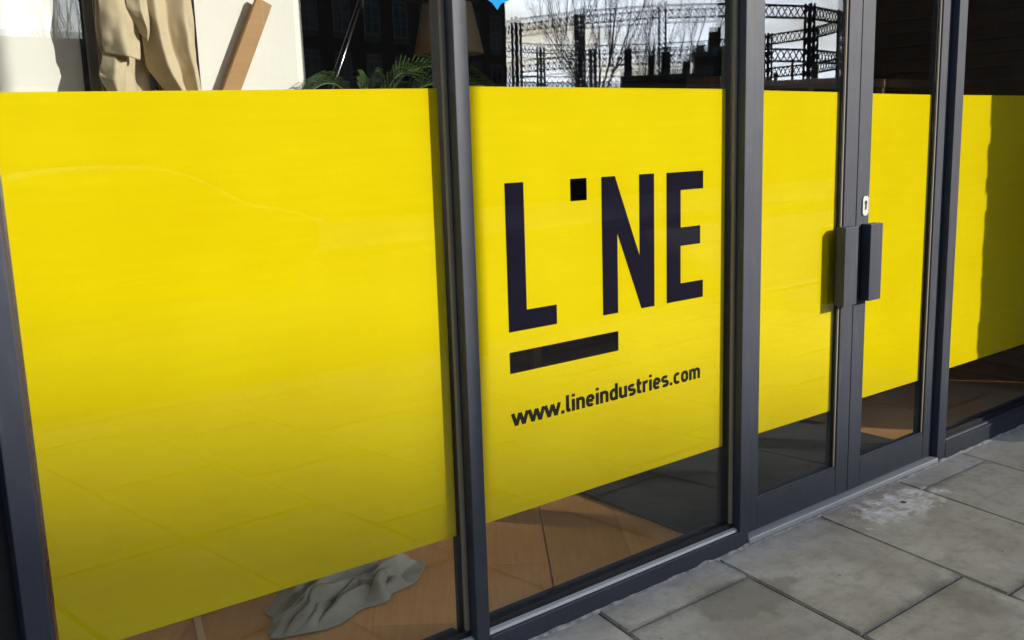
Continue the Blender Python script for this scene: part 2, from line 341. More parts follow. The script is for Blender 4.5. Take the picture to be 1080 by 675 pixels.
# oak boards laid on the diagonal
d = Vector((0.59, 0.81, 0)).normalized(); n_ = Vector((-d.y, d.x, 0)); bw = 0.29
anchor = Vector((1.931, 0.14, 0))
rnd = random.Random(3)
for i in range(-17, 13):
    off = rnd.uniform(0, 1.6); t = -2.5 + off
    while t < 8:
        L = 1.6; g = 0.0005 if i not in (0,) else 0.0055
        c = anchor + n_*(i*bw)
        pts = [c + d*t + n_*(g), c + d*(t+L-0.002) + n_*(g), c + d*(t+L-0.002) + n_*(bw-0.0005), c + d*t + n_*(bw-0.0005)]
        cx = sum((p for p in pts), Vector())/4
        bm = bmesh.new(); v0 = [bm.verts.new((p.x, p.y, FZ-0.013)) for p in pts]; hz = FZ+rnd.uniform(-.0004, .0004); v1 = [bm.verts.new((p.x, p.y, hz)) for p in pts]
        bm.faces.new(v0[::-1]); bm.faces.new(v1)
        for k in range(4): bm.faces.new((v0[k], v0[(k+1)%4], v1[(k+1)%4], v1[k]))
        for co, no in (((0, 0.135, 0), (0, -1, 0)), ((0, 2.6, 0), (0, 1, 0)), ((-0.6, 0, 0), (-1, 0, 0)), ((6.4, 0, 0), (1, 0, 0))):
            bmesh.ops.bisect_plane(bm, geom=list(bm.verts)+list(bm.edges)+list(bm.faces), plane_co=co, plane_no=no, clear_outer=True)
            es = [e for e in bm.edges if e.is_boundary]
            if es: bmesh.ops.contextual_create(bm, geom=es)
        if len(bm.faces) > 3:
            c2 = sum((v.co for v in bm.verts), Vector())/len(bm.verts); build('floorboard', bm, M_BOARD, flo, origin=(c2.x, c2.y, FZ-0.013))
        else: bm.free()
        t += L

# ------------------------------------------------------------ shop building above and beside the glazing
bld = thing('shop_building', (2.5, 0, 0), 'plain dark fascia and brick upper wall above the shop window', 'building')
box('fascia', -3.2, 5.52, 0.0, 0.13, 3.0, 3.6, M_PAINT, bld, 0.004)
box('upper_wall', -3.2, 12.2, 0.02, 0.4, 3.603, 9.0, M_BRICK2, bld)
box('roof_slab', -3.2, 12.2, 0.402, 9.2, 8.7, 9.0, M_SLATE, bld)
box('side_brickwork', 5.87, 12.2, 0.0, 0.13, 0.0, 3.6, M_BRICK, bld)

sf = thing('shopfront', (2.5, 0, 0), 'anthracite metal shopfront framing with fixed panes either side of the doors', 'shopfront')
GT = 2.95
def mullion(x0, x1, y0=0.0, y1=0.104, z1=3.0):
    return box('mullion', x0, x1, y0, y1, 0.0, z1, M_PAINT, sf, 0.0025, seg=2)
mullion(0.355, 0.407); mullion(1.512, 1.559); mullion(2.696, 2.744); mullion(4.077, 4.144); mullion(5.44, 5.515)
mullion(-1.30, -1.24)
box('interior_dark_sheet', -1.24, 0.355, 0.05, 0.07, 0.0, 3.0, M_BLACK, sf)  # black sheet stands in for the dark interior behind an unfilmed pane
def sill(x0, x1, zt):
    s = box('sill', x0, x1, -0.002, 0.126, 0.0, zt-0.014, M_PAINT, sf, 0.0025)
    bm = bmesh.new(); prism(bm, [(0, 0)]*0 or [(x0, 0), (x1, 0), (x1, 1), (x0, 1)], 0, 1); bm.free()
    # aluminium glazing bead with a sloped face
    bm = bmesh.new(); a = [(0.010, zt-0.0135), (0.014, zt-0.006), (0.026, zt-0.002), (0.030, zt-0.0135)]
    r0 = [bm.verts.new((x0+0.001, y, z)) for y, z in a]; r1 = [bm.verts.new((x1-0.001, y, z)) for y, z in a]
    bm.faces.new(r0); bm.faces.new(r1[::-1])
    for k in range(4): bm.faces.new((r0[k], r0[(k+1)%4], r1[(k+1)%4], r1[k]))
    build('glazing_bead', bm, M_ALU if zt < 0.085 else M_PAINT, s)
    box('gasket', x0+0.001, x1-0.001, 0.031, 0.044, zt-0.0135, zt+0.012, M_BLACK, s)
    return s
sill(0.407, 1.512, 0.078); sill(1.559, 2.696, 0.078); sill(4.144, 5.44, 0.095)
def pane(x0, x1, z0, z1, yf, parent, wedge, zb, zt, name='window_pane'):
    """glass sheet whose two faces are never quite parallel; behind the film (zb..zt) the inner face is bonded and does not reflect"""
    bm = bmesh.new(); yb = lambda z: yf+0.009+wedge*(z-z0)/(z1-z0)
    f = [bm.verts.new((x, yf, z)) for x, z in ((x0, z0), (x1, z0), (x1, z1), (x0, z1))]
    zs = [z0, zb, zt, z1]; L_ = [bm.verts.new((x0, yb(z), z)) for z in zs]; R_ = [bm.verts.new((x1, yb(z), z)) for z in zs]
    bm.faces.new(f)
    for k in range(3):
        q = bm.faces.new((R_[k], L_[k], L_[k+1], R_[k+1])); q.material_index = 1 if k == 1 else 0
    bm.faces.new((f[0], f[3], L_[3], L_[2], L_[1], L_[0])); bm.faces.new((f[2], f[1], R_[0], R_[1], R_[2], R_[3]))
    bm.faces.new((f[1], f[0], L_[0], R_[0])); bm.faces.new((f[3], f[2], R_[3], L_[3]))
    p = build(name, bm, M_GLASS, parent); p.data.materials.append(M_BOND)
    return p
for x0, x1, wd in ((0.407, 1.512, 0.009), (1.559, 2.696, 0.010), (4.144, 5.44, 0.009)):
    p = pane(x0+0.001, x1-0.001, 0.08 if x0 < 4 else 0.10, GT, 0.046, sf, wd, 0.386 if x0 < 4 else 0.394, 1.63 if x0 < 4 else 1.615)
    box('gasket', x1-0.0125, x1-0.0008, 0.034, 0.045, 0.09 if x0 < 4 else .108, GT, M_GASKET, p)
    box('gasket', x0+0.0008, x0+0.012, 0.034, 0.045, 0.09 if x0 < 4 else .108, GT, M_RUST if x0 < 1 else M_BLACK, p)
for x0, x1 in ((0.407, 1.512), (1.559, 2.696), (2.744, 4.077), (4.144, 5.44)):
    box('transom', x0, x1, 0.001, 0.127, GT+0.001, 3.0-0.0005, M_PAINT, sf)

# ------------------------------------------------------------ door leaves, 30 mm behind the frame face
DY = 0.03
def door(x0, x1, sl_, sr_, hx0, hx1, label, lock):
    t = thing('door_leaf', ((x0+x1)/2, DY, 0.027), label, 'door', 'pair of entrance doors')
    box('stile', x0, x0+sl_, DY, DY+0.05, 0.0275, 2.93, M_PAINT, t, 0.002)
    box('stile', x1-sr_, x1, DY, DY+0.05, 0.0275, 2.93, M_PAINT, t, 0.002)
    box('bottom_rail', x0+sl_+0.0003, x1-sr_-0.0003, DY+0.0008, DY+0.05, 0.0275, 0.142, M_PAINT, t, 0.002)
    box('top_rail', x0+sl_+0.0003, x1-sr_-0.0003, DY+0.0008, DY+0.05, 2.80, 2.93, M_PAINT, t, 0.002)
    box('glazing_bead', x0+sl_+0.0003, x1-sr_-0.0003, DY+0.004, DY+0.014, 0.1425, 0.152, M_PAINT, t, 0.001)
    p = pane(x0+sl_+0.0005, x1-sr_-0.0005, 0.1425, 2.80, DY+0.0145, t, 0.0015, 0.388, 1.625, 'door_pane')
    xe = x1-sr_
    box('gasket', xe-0.009, xe-0.0008, DY+0.006, DY+0.0138, 0.153, 2.79, M_GASKET, p)
    box('gasket', xe-0.014, xe-0.0095, DY+0.008, DY+0.0136, 0.153, 2.79, M_BLACK, p)
    # flat pull plate: folded channel standing off the stile
    h = build('handle', hb(hx0, hx1), M_PAINT, t)
    if lock:
        e = build('lock_plate', plate(3.456, 3.494, 1.153, 1.228), M_BRASS, t)
        bm = bmesh.new(); lx, lz = 3.475, 1.195
        pts = [(lx+0.0085*math.cos(a), lz+0.0085*math.sin(a)+0.008) for a in [R(-50+ (280)*k/10) for k in range(11)]] + [(lx-0.0045, lz-0.02), (lx+0.0045, lz-0.02)]
        prism(bm, pts, DY-0.0062, DY-0.005); build('keyhole', bm, M_BLACK, e)
    return t
def hb(x0, x1):
    bm = bmesh.new(); B(bm, x0, x1, DY-0.0435, DY-0.0012, 0.818, 1.121); bev(bm, 0.002, 2); return bm
def plate(x0, x1, z0, z1):
    bm = bmesh.new(); B(bm, x0, x1, DY-0.005, DY-0.0008, z0, z1)
    es = [e for e in bm.edges if abs(e.verts[0].co.y-e.verts[1].co.y) > 1e-4]
    bmesh.ops.bevel(bm, geom=es, offset=0.006, segments=4, affect='EDGES'); return bm
door(2.7475, 3.4165, 0.087, 0.083, 3.284, 3.372, 'left glazed door leaf with grey pull plate beside the lettered window', False)
door(3.4195, 4.0735, 0.087, 0.072, 3.456, 3.540, 'right glazed door leaf with bright keyhole plate above its pull', True)
th = tag(box('door_threshold', 2.7445, 4.0765, -0.006, 0.10, 0.0015, 0.026, M_ALU, bevel=0.004, seg=2), 'pale aluminium threshold strip under the two glazed doors', 'threshold')

bm = bmesh.new(); prev = None; x = 0.36
while x < 5.5:
    inn = 2.744 < x < 4.077
    w_ = 0.006+0.013*max(0, noise.noise(Vector((x*9, 0, 3)))+0.25)+0.006*abs(noise.noise(Vector((x*45, 1, 3)))); h_ = 0.005+0.012*max(0, noise.noise(Vector((x*13, 4, 1)))+0.1)
    y0 = -0.0075 if inn else -0.003
    cur_ = [bm.verts.new(c) for c in ((x, y0, -0.004), (x, y0, h_ if not inn else 0.004), (x, y0-w_*0.5, h_*0.6 if not inn else 0.003), (x, y0-w_, -0.004))]
    if prev:
        for k in range(3): bm.faces.new((prev[k], prev[k+1], cur_[k+1], cur_[k]))
    prev = cur_; x += 0.012
build('mortar_fillet', bm, m_noise('pale_mortar', (0.16, 0.16, 0.155), (0.55, 0.54, 0.52), 38, 0.9, 0.4), sf)

# ------------------------------------------------------------ yellow vinyl films
def film(poly, y, label, holes=()):
    bm = bmesh.new(); (xl, xr, zt0, zt1, zb0, zb1) = poly
    if not holes:
        prism(bm, [(xl, zb0), (xr, zb1), (xr, zt1), (xl, zt0)], y, y+0.0004)
    else:
        # quilt of quads with the two cut-out rectangles left open
        xs = sorted({xl, xr, *[h[0] for h in holes], *[h[1] for h in holes]}); zs = sorted({0.0, 1.0, *[h[2] for h in holes], *[h[3] for h in holes]})
        def zz(x, z):
            t = (x-xl)/(xr-xl)
            if z == 0.0: return zb0+(zb1-zb0)*t
            if z == 1.0: return zt0+(zt1-zt0)*t
            return z
        zs = sorted(z for z in zs if z not in (0.0, 1.0)); zs = [0.0] + zs + [1.0]
        order = zs
        grid = {}
        for i, x in enumerate(xs):
            for j, z in enumerate(order): grid[i, j] = bm.verts.new((x, y, zz(x, z)))
        for i in range(len(xs)-1):
            for j in range(len(order)-1):
                cx = (xs[i]+xs[i+1])/2; cz = (zz(cx, order[j])+zz(cx, order[j+1]))/2
                if any(h[0] < cx < h[1] and h[2] < cz < h[3] for h in holes): continue
                bm.faces.new((grid[i, j], grid[i+1, j], grid[i+1, j+1], grid[i, j+1]))
        for v in [v for v in bm.verts if not v.link_faces]: bm.verts.remove(v)
        r = bmesh.ops.extrude_face_region(bm, geom=list(bm.faces))
        for v in r['geom']:
            if isinstance(v, bmesh.types.BMVert): v.co.y += 0.0004
    o = build('window_film', bm, M_FILM, origin=((xl+xr)/2, y, min(zb0, zb1)))
    return tag(o, label, 'window film', 'yellow films on the glazing')
HOLES = [(1.961, 2.028, 1.304, 1.3705), (1.712, 2.1545, 0.8165, 0.8805)]
film((0.430, 1.4975, 1.618, 1.631, 0.399, 0.377), 0.0615, 'widest plain yellow film on the large pane nearest the viewer')
f2 = film((1.572, 2.6695, 1.637, 1.635, 0.385, 0.382), 0.0625, 'yellow film carrying the black LINE logo and web address', HOLES)
film((2.8355, 3.3225, 1.631, 1.626, 0.388, 0.383), 0.0555, 'narrow yellow film on the left door leaf')
film((3.508, 3.988, 1.622, 1.617, 0.393, 0.388), 0.0555, 'narrow yellow film on the right door leaf beside the keyhole')
film((4.17, 5.412, 1.617, 1.613, 0.395, 0.392), 0.0615, 'yellow film at far right half covered by a dark shadow')
FY = 0.0595
def letter(name, pts):
    bm = bmesh.new(); prism(bm, pts, FY+0.0018, FY+0.0028); return build(name, bm, M_NAVY, f2)
letter('letter_l', [(1.713, .941), (1.897, .941), (1.897, 1.0), (1.781, 1.0), (1.781, 1.371), (1.713, 1.371)])
letter('letter_n', [(2.089, .940), (2.154, .940), (2.154, 1.194), (2.260, .940), (2.320, .940), (2.320, 1.370), (2.253, 1.370), (2.253, 1.111), (2.146, 1.370), (2.089, 1.370)])
letter('letter_e', [(2.379, .941), (2.558, .941), (2.558, 1.0), (2.446, 1.0), (2.446, 1.126), (2.543, 1.126), (2.543, 1.187), (2.446, 1.187), (2.446, 1.310), (2.557, 1.310), (2.557, 1.369), (2.379, 1.369)])
# web address drawn as strokes (x-height 1)
def sq(v): return math.copysign(abs(v)**0.84, v)
def arc(cx, cz, rx, rz, a0, a1, n=12): return [(cx+rx*sq(math.cos(R(a0+(a1-a0)*k/n))), cz+rz*sq(math.sin(R(a0+(a1-a0)*k/n)))) for k in range(n+1)]
T = 0.285; H_ = T/2
GL = {
 'w': (1.32, [[(0.07, 1.0), (0.37, 0.0)], [(0.37, 0.0), (0.66, 0.96)], [(0.66, 0.96), (0.95, 0.0)], [(0.95, 0.0), (1.25, 1.0)]]),
 '.': (0.42, [[(0.21, -0.01), (0.21, 0.26)]]),
 'l': (0.50, [[(0.2, 1.42), (0.2, 0.28), (0.25, 0.16), (0.36, H_), (0.45, H_)]]),
 'i': (0.40, [[(0.2, 0.0), (0.2, 1.0)], [(0.2, 1.18), (0.2, 1.42)]]),
 'n': (0.86, [[(0.18, 0.0), (0.18, 1.0)], [(0.18, 0.62)] + arc(0.43, 0.64, 0.25, 0.245, 165, 0, 8) + [(0.68, 0.0)]]),
 'e': (0.86, [[(0.18, 0.50), (0.68, 0.50)], arc(0.43, 0.52, 0.255, 0.37, 0, 180, 10) + arc(0.43, 0.48, 0.255, 0.37, 180, 318, 9)]),
 'd': (0.88, [[(0.69, 0.0), (0.69, 1.42)], arc(0.44, 0.50, 0.255, 0.385, 30, 330, 14)]),
 'u': (0.86, [[(0.68, 0.0), (0.68, 1.0)], [(0.18, 1.0)] + arc(0.43, 0.36, 0.25, 0.245, 180, 345, 8)]),
 's': (0.80, [arc(0.40, 0.70, 0.25, 0.185, 35, 250, 9) + arc(0.40, 0.30, 0.26, 0.19, 75, -145, 9)]),
 't': (0.60, [[(0.24, 1.30), (0.24, 0.28), (0.29, 0.16), (0.40, H_), (0.53, H_)], [(0.04, 0.89), (0.53, 0.89)]]),
 'r': (0.62, [[(0.18, 0.0), (0.18, 1.0)], [(0.18, 0.6)] + arc(0.43, 0.62, 0.25, 0.265, 165, 62, 6)]),
 'c': (0.78, [arc(0.43, 0.50, 0.255, 0.385, 48, 312, 14)]),
 'o': (0.86, [arc(0.43, 0.50, 0.255, 0.385, 0, 180, 12), arc(0.43, 0.50, 0.255, 0.385, 180, 360, 12)]),
 'm': (1.30, [[(0.18, 0.0), (0.18, 1.0)], [(0.18, 0.62)] + arc(0.40, 0.65, 0.22, 0.235, 165, 0, 8) + [(0.62, 0.0)], [(0.62, 0.6)] + arc(0.85, 0.65, 0.23, 0.235, 165, 0, 8) + [(1.08, 0.0)]]),
}
def ribbon(bm, pts, wdt, fx, y):
    P = [Vector((x, z)) for x, z in pts]; L_, R_ = [], []
    for i, p in enumerate(P):
        a = (P[i]-P[i-1]).normalized() if i else None; b = (P[i+1]-P[i]).normalized() if i < len(P)-1 else None
        tdir = (a+b).normalized() if a and b else (a or b); nn = Vector((-tdir.y, tdir.x))
        k = 1.0/max(0.8, nn.dot(Vector((-(b or a).y, (b or a).x))))
        L_.append(p+nn*wdt/2*k); R_.append(p-nn*wdt/2*k)
    lv = [bm.verts.new(fx(q, y)) for q in L_]; rv = [bm.verts.new(fx(q, y)) for q in R_]
    for i in range(len(P)-1): bm.faces.new((lv[i], rv[i], rv[i+1], lv[i+1]))
URL = 'www.lineindustries.com'; tot = sum(GL[c][0] for c in URL); XH = 0.0385; sx = (2.5505-1.7125)/tot; cur = 0.0
bm = bmesh.new(); k = 0
for ch in URL:
    wd, strokes = GL[ch]
    for s in strokes:
        k += 1; yy = 0.0623 - 0.00004*(k % 9)
        ribbon(bm, s, T, lambda q, y, c=cur: (1.7125+(c+q.x)*sx, y, 0.657+q.y*XH), yy)
    cur += wd
build('web_address', bm, M_TEXT, f2)
# cyan sticker on the pane
bm = bmesh.new(); cx, cz = 1.694, 1.907
pts = [(cx+0.062*math.cos(R(a)), cz+0.062*math.sin(R(a))) for a in range(-40, 221, 12)] + [(cx-0.016, cz-0.052), (cx+0.001, cz-0.069), (cx+0.014, cz-0.052)]
prism(bm, pts, 0.0452, 0.0458)
tag(build('sticker', bm, M_STICK, origin=(cx, 0.0452, cz)), 'bright cyan rounded sticker with a point, high on the lettered pane', 'sticker')

# ------------------------------------------------------------ inside the shop
tag(box('entrance_mat', 2.59, 4.13, 0.14, 1.6, FZ+0.002, FZ+0.012, M_MAT, bevel=0.003), 'dark charcoal entrance mat on the floor behind the doors', 'mat')
part = tag(box('partition_wall', -0.75, 0.953, 1.30, 1.50, FZ+0.001, 3.595, M_WHITE, origin=(0.4, 1.6, FZ)), kind='structure')
bm = bmesh.new(); B(bm, 1.338, 1.71, 1.285, 1.58, FZ+0.001, 3.595)
v = [bm.verts.new(c) for c in ((1.7101, 1.285, FZ), (1.758, 1.32, FZ), (1.758, 1.58, FZ), (1.7101, 1.58, FZ), (1.7101, 1.285, 3.595), (1.758, 1.32, 3.595), (1.758, 1.58, 3.595), (1.7101, 1.58, 3.595))]
for f in ((0,3,2,1),(4,5,6,7),(0,1,5,4),(1,2,6,5),(2,3,7,6),(3,0,4,7)): bm.faces.new([v[i] for i in f])
tag(build('partition_wall', bm, M_WHITE, origin=(1.6, 1.7, FZ)), kind='structure')
tag(box('partition_wall', 0.9531, 1.3379, 1.53, 1.58, FZ+0.001, 3.595, M_DARKWALL, origin=(1.2, 1.45, FZ)), kind='structure')
up_ = thing('locker', (0.96, 1.3, FZ), 'narrow grey metal upright beside the hanging beige coat', 'cabinet')
box('side_panel', 0.969, 1.006, 1.285, 1.525, FZ+0.002, 2.6, M_GREYMETAL, up_, 0.003)
box('edge_strip', 0.9545, 0.9685, 1.295, 1.525, FZ+0.002, 2.6, M_BLACK, up_)

# coat
ct = thing('coat', (1.15, 1.2, 1.05), 'beige trench coat hanging in folds behind the widest pane', 'coat')
def coat_piece(name, rows, thick=0.004, crump=0.009, ph=0.0):
    """control net (across, down, depth): hung cloth smoothed by subdivision, with small creases"""
    bm = bmesh.new(); g = []
    for r in rows:
        g.append([bm.verts.new((0.966+(a-105)*0.00313, 1.20+d_, 1.972-0.00299*b)) for a, b, d_ in r])
    for r0, r1 in zip(g, g[1:]):
        for k in range(len(r0)-1): bm.faces.new((r0[k], r0[k+1], r1[k+1], r1[k]))
    bmesh.ops.subdivide_edges(bm, edges=list(bm.edges), cuts=5, use_grid_fill=True, smooth=0.9)
    for v in bm.verts:
        p_ = v.co; v.co.y += crump*(1-2.2*abs(noise.noise(Vector((p_.x*17+p_.z*6, p_.z*11, ph))))) + 0.4*crump*noise.noise(p_*60)
    o = build(name, bm, M_COAT, ct, smooth=True)
    md = o.modifiers.new('sub', 'SUBSURF'); md.levels = 1; md.render_levels = 1
    md = o.modifiers.new('thick', 'SOLIDIFY'); md.thickness = thick; return o
coat_piece('coat_back', [[(112, -70, .03), (135, -75, .05), (165, -75, .055), (195, -72, .05), (212, -62, .03)], [(112, 10, .04), (135, 10, .06), (165, 10, .065), (195, 10, .06), (212, 10, .045)], [(114, 100, .045), (135, 100, .065), (165, 100, .06), (195, 100, .065), (214, 100, .05)], [(112, 290, .04), (135, 295, .06), (165, 290, .05), (195, 292, .06), (216, 290, .045)]], ph=1)
coat_piece('coat_front', [[(152, -68, .0), (165, -70, -.03), (180, -70, .0), (198, -68, -.03), (211, -60, .02)], [(154, 15, .0), (167, 18, -.05), (183, 18, .005), (199, 15, -.035), (214, 10, .02)], [(157, 46, .015), (171, 50, -.055), (187, 52, .015), (201, 50, -.03), (214, 45, .025)], [(159, 70, .02), (177, 74, -.05), (193, 72, .02), (205, 70, -.03), (215, 68, .025)], [(178, 100, .015), (191, 100, -.04), (201, 100, .025), (209, 100, -.02), (217, 100, .02)], [(182, 285, .01), (196, 290, -.03), (206, 285, .02), (214, 288, -.01), (224, 285, .02)]], ph=2)
coat_piece('coat_front', [[(116, -66, .0), (128, -70, -.02), (142, -70, .0), (154, -68, .02)], [(110, 28, .0), (124, 30, -.035), (139, 34, -.01), (151, 38, .035)], [(112, 62, .0), (126, 64, -.03), (141, 66, .005), (147, 68, .04)], [(121, 100, .01), (131, 100, -.025), (142, 100, .015), (148, 100, .05)], [(124, 280, .01), (133, 284, -.02), (144, 280, .01), (152, 282, .04)]], ph=3)
coat_piece('cape_flap', [[(114, -40, -.03), (128, -44, -.05), (146, -40, -.03)], [(109, 12, -.05), (126, 8, -.075), (147, 14, -.045)], [(110, 42, -.05), (127, 44, -.085), (147, 48, -.04)], [(112, 58, -.04), (129, 63, -.095), (146, 64, -.04)]], ph=4)
coat_piece('sleeve', [[(113, 50, -.03), (123, 54, -.06), (133, 58, -.04)], [(107, 72, -.04), (117, 74, -.085), (129, 78, -.05)], [(104, 81, -.04), (115, 88, -.08), (127, 98, -.045)], [(114, 98, -.03), (120, 104, -.06), (128, 118, -.03)]], ph=5)
coat_piece('lapel', [[(138, -30, -.04), (150, -34, -.06), (160, -28, -.02)], [(134, 12, -.07), (147, 16, -.10), (160, 22, -.04)], [(141, 26, -.06), (151, 33, -.095), (158, 38, -.04)], [(147, 36, -.045), (153, 42, -.07), (157, 45, -.03)]], ph=6)
CX, CY = 1.16, 1.24
cs = thing('coat_stand', (CX, CY, FZ), 'slim dark coat stand inside carrying the beige coat', 'coat stand')
bm = bmesh.new(); tube(bm, [(CX, CY, FZ+0.03), (CX, CY, 2.34)], 0.012, 10); build('pole', bm, M_BLACK, cs, smooth=True)
bm = bmesh.new(); lathe(bm, [(0.001, FZ+0.001), (0.17, FZ+0.001), (0.17, FZ+0.018), (0.02, FZ+0.034), (0.001, FZ+0.036)], CX, CY-0.12); build('foot', bm, M_BLACK, cs)
for sx_ in (-1, 1):
    bm = bmesh.new(); tube(bm, [(CX, CY, 2.20), (CX+sx_*0.06, CY-0.01, 2.235), (CX+sx_*0.11, CY-0.015, 2.22)], [0.012, 0.01, 0.008], 8); build('hook', bm, M_BLACK, cs, smooth=True)

# leaning plank
pk = bmesh.new(); B(pk, -0.031, 0.031, -0.010, 0.010, 0, 2.165); bev(pk, 0.002, 1)
ang = math.atan2(0.1525, 0.3175)
for vv in pk.verts:
    if vv.co.z > 1 and vv.co.x > 0.03: vv.co.z -= 0.03
mtx = Matrix.Translation((1.592-2.195*math.sin(ang), 1.25, FZ+0.018)) @ Matrix.Rotation(ang, 4, 'Y')
bmesh.ops.transform(pk, matrix=mtx, verts=pk.verts)
tag(build('wooden_plank', pk, M_PLANK, origin=(0.6, 1.25, FZ)), 'orange-brown wooden plank leaning against the white wall inside', 'plank')

# desk, task lamp, palm, lampshade
dk = thing('desk', (2.45, 1.75, FZ), 'brown wooden desk inside, glimpsed through the slot cut in the lettered film', 'desk')
box('desk_top', 1.93, 3.05, 1.42, 2.1, 0.72, 0.75, M_DESK, dk, 0.003)
for x in (1.97, 2.96):
    for y in (1.47, 2.02): box('leg', x, x+0.05, y, y+0.05, FZ+0.001, 0.7195, M_DESK, dk, 0.003)
lp = thing('task_lamp', (2.0, 1.6, 0.752), 'thin chrome jointed task lamp arm rising behind the palm leaves', 'lamp')
bm = bmesh.new(); lathe(bm, [(0.001, 0.752), (0.09, 0.752), (0.09, 0.768), (0.02, 0.785), (0.001, 0.786)], 1.93+0.05, 1.6); build('base', bm, M_BLACK, lp)
bm = bmesh.new(); tube(bm, [(1.98, 1.6, 0.78), (1.93, 1.6, 1.5)], 0.008, 8); tube(bm, [(1.945, 1.6, 0.80), (1.905, 1.6, 1.5)], 0.004, 6); build('lower_arm', bm, M_CHROME, lp, smooth=True)
bm = bmesh.new(); tube(bm, [(1.925, 1.6, 1.5), (2.183, 1.6, 2.075)], 0.0048, 8); build('upper_arm', bm, M_CHROME, lp, smooth=True)
bm = bmesh.new(); tube(bm, [(1.895, 1.6, 1.5), (2.170, 1.6, 2.085)], 0.002, 6); build('spring', bm, M_BLACK, lp, smooth=True)
bm = bmesh.new(); tube(bm, [(2.178, 1.6, 2.05), (2.188, 1.6, 2.10), (2.30, 1.6, 2.105), (2.46, 1.6, 2.16)], [0.012, 0.013, 0.006, 0.006], 8); build('head_arm', bm, M_BLACK, lp, smooth=True)
bm = bmesh.new(); lathe(bm, [(0.02, 2.20), (0.03, 2.19), (0.085, 2.10), (0.082, 2.10), (0.027, 2.185)], 2.50, 1.6); build('lamp_shade', bm, M_BLACK, lp)
LX, LY = 3.11, 2.3
fl = thing('floor_lamp', (LX, LY, FZ), 'beige fabric drum lampshade on a floor lamp behind the first mullion', 'lamp')
bm = bmesh.new(); lathe(bm, [(0.130, 2.205), (0.188, 1.942), (0.186, 1.942), (0.128, 2.205)], LX, LY, 40); build('lamp_shade', bm, M_SHADE, fl, smooth=True)
bm = bmesh.new(); tube(bm, [(LX, LY, FZ+0.03), (LX, LY, 2.16)], 0.011, 10); build('pole', bm, M_BLACK, fl, smooth=True)
bm = bmesh.new(); lathe(bm, [(0.001, FZ+0.001), (0.14, FZ+0.001), (0.14, FZ+0.02), (0.02, FZ+0.03), (0.001, FZ+0.031)], LX, LY); build('base', bm, M_BLACK, fl)
pl = thing('palm_plant', (1.98, 1.2, FZ), 'dark green palm with drooping leaflets just above the yellow film', 'plant')
bm = bmesh.new(); lathe(bm, [(0.001, FZ+0.001), (0.15, FZ+0.001), (0.19, 0.42), (0.175, 0.42), (0.17, 0.38), (0.001, 0.38)], 1.98, 1.2); build('pot', bm, M_POT, pl, smooth=False)
bm = bmesh.new()
for k in range(5):
    a = k*1.3; tube(bm, [(1.98+.03*math.cos(a), 1.2+.03*math.sin(a), 0.36), (1.98+.06*math.cos(a), 1.2+.06*math.sin(a), 1.1), (1.98+.05*math.cos(a), 1.2+.05*math.sin(a), 1.45)], [0.014, 0.01, 0.008], 6)
build('stem', bm, M_LEAF, pl)
rp = random.Random(11)
def frond(p0, p1, p2, nl, ll):
    p0, p1, p2 = map(Vector, (p0, p1, p2)); bm = bmesh.new()
    cv = [(p0*(1-t)**2 + p1*2*t*(1-t) + p2*t*t) for t in [k/18 for k in range(19)]]
    tube(bm, cv, [0.006-0.0045*k/18 for k in range(19)], 5)
    for k in range(nl):
        t = 0.18+0.82*k/nl; c = p0*(1-t)**2 + p1*2*t*(1-t) + p2*t*t; tg = ((p1-p0)*(1-t)+(p2-p1)*t).normalized()
        for s in (-1, 1):
            sd = tg.cross(Vector((0, 0, 1)))*s
            if sd.length < 1e-3: continue
            sd.normalize(); L = ll*(1-0.55*abs(t-0.45))*rp.uniform(0.8, 1.1)
            dv = (sd*0.42 + tg*0.95 + Vector((0, 0, 0.22))).normalized(); wv = (sd*0.8+Vector((0, 0, 0.6)))*0.0030
            a = c; b = c + dv*L*0.5; e = c + dv*L*0.95 + Vector((0, 0, -0.40*L))
            q = [bm.verts.new(a-wv*0.4), bm.verts.new(a+wv*0.4), bm.verts.new(b+wv), bm.verts.new(b-wv), bm.verts.new(e)]
            bm.faces.new((q[0], q[1], q[2], q[3])); bm.faces.new((q[3], q[2], q[4]))
    build('frond', bm, M_LEAF, pl)
for p1, p2, nl, ll in (((2.0, 1.25, 2.0), (2.62, 1.32, 1.70), 26, 0.30), ((2.02, 1.15, 1.94), (2.60, 1.08, 1.60), 24, 0.28), ((1.90, 1.2, 1.86), (1.66, 1.14, 1.66), 26, 0.17),
               ((1.93, 1.1, 1.80), (1.78, 0.82, 1.58), 26, 0.2), ((1.97, 1.28, 1.84), (2.10, 1.40, 1.72), 24, 0.2), ((1.9, 1.22, 1.84), (1.76, 1.24, 1.70), 22, 0.15),
               ((2.03, 1.22, 1.90), (2.42, 1.40, 1.74), 22, 0.26), ((2.06, 1.1, 1.80), (2.3, 0.86, 1.56), 28, 0.22), ((1.99, 1.2, 1.85), (2.2, 1.2, 1.74), 20, 0.2), ((2.1, 1.2, 1.80), (2.6, 1.2, 1.52), 22, 0.26)):
    frond((1.98, 1.2, 1.30), p1, p2, nl, ll)
sh = thing('shelf_unit', (4.9, 1.05, FZ), 'dark brown timber shelving inside, its top rail showing above the door films', 'shelf')
box('top_board', 3.75, 6.4, 0.98, 1.20, 1.705, 1.752, M_DESK, sh, 0.003)
for x in (3.78, 4.45, 5.13, 5.80, 6.34): box('upright', x, x+0.045, 0.985, 1.195, FZ+0.001, 1.7045, M_DESK, sh)
for z in (0.5, 0.95, 1.35): box('shelf_board', 3.826, 6.339, 1.20, 1.22, z, z+0.02, M_DESK, sh)

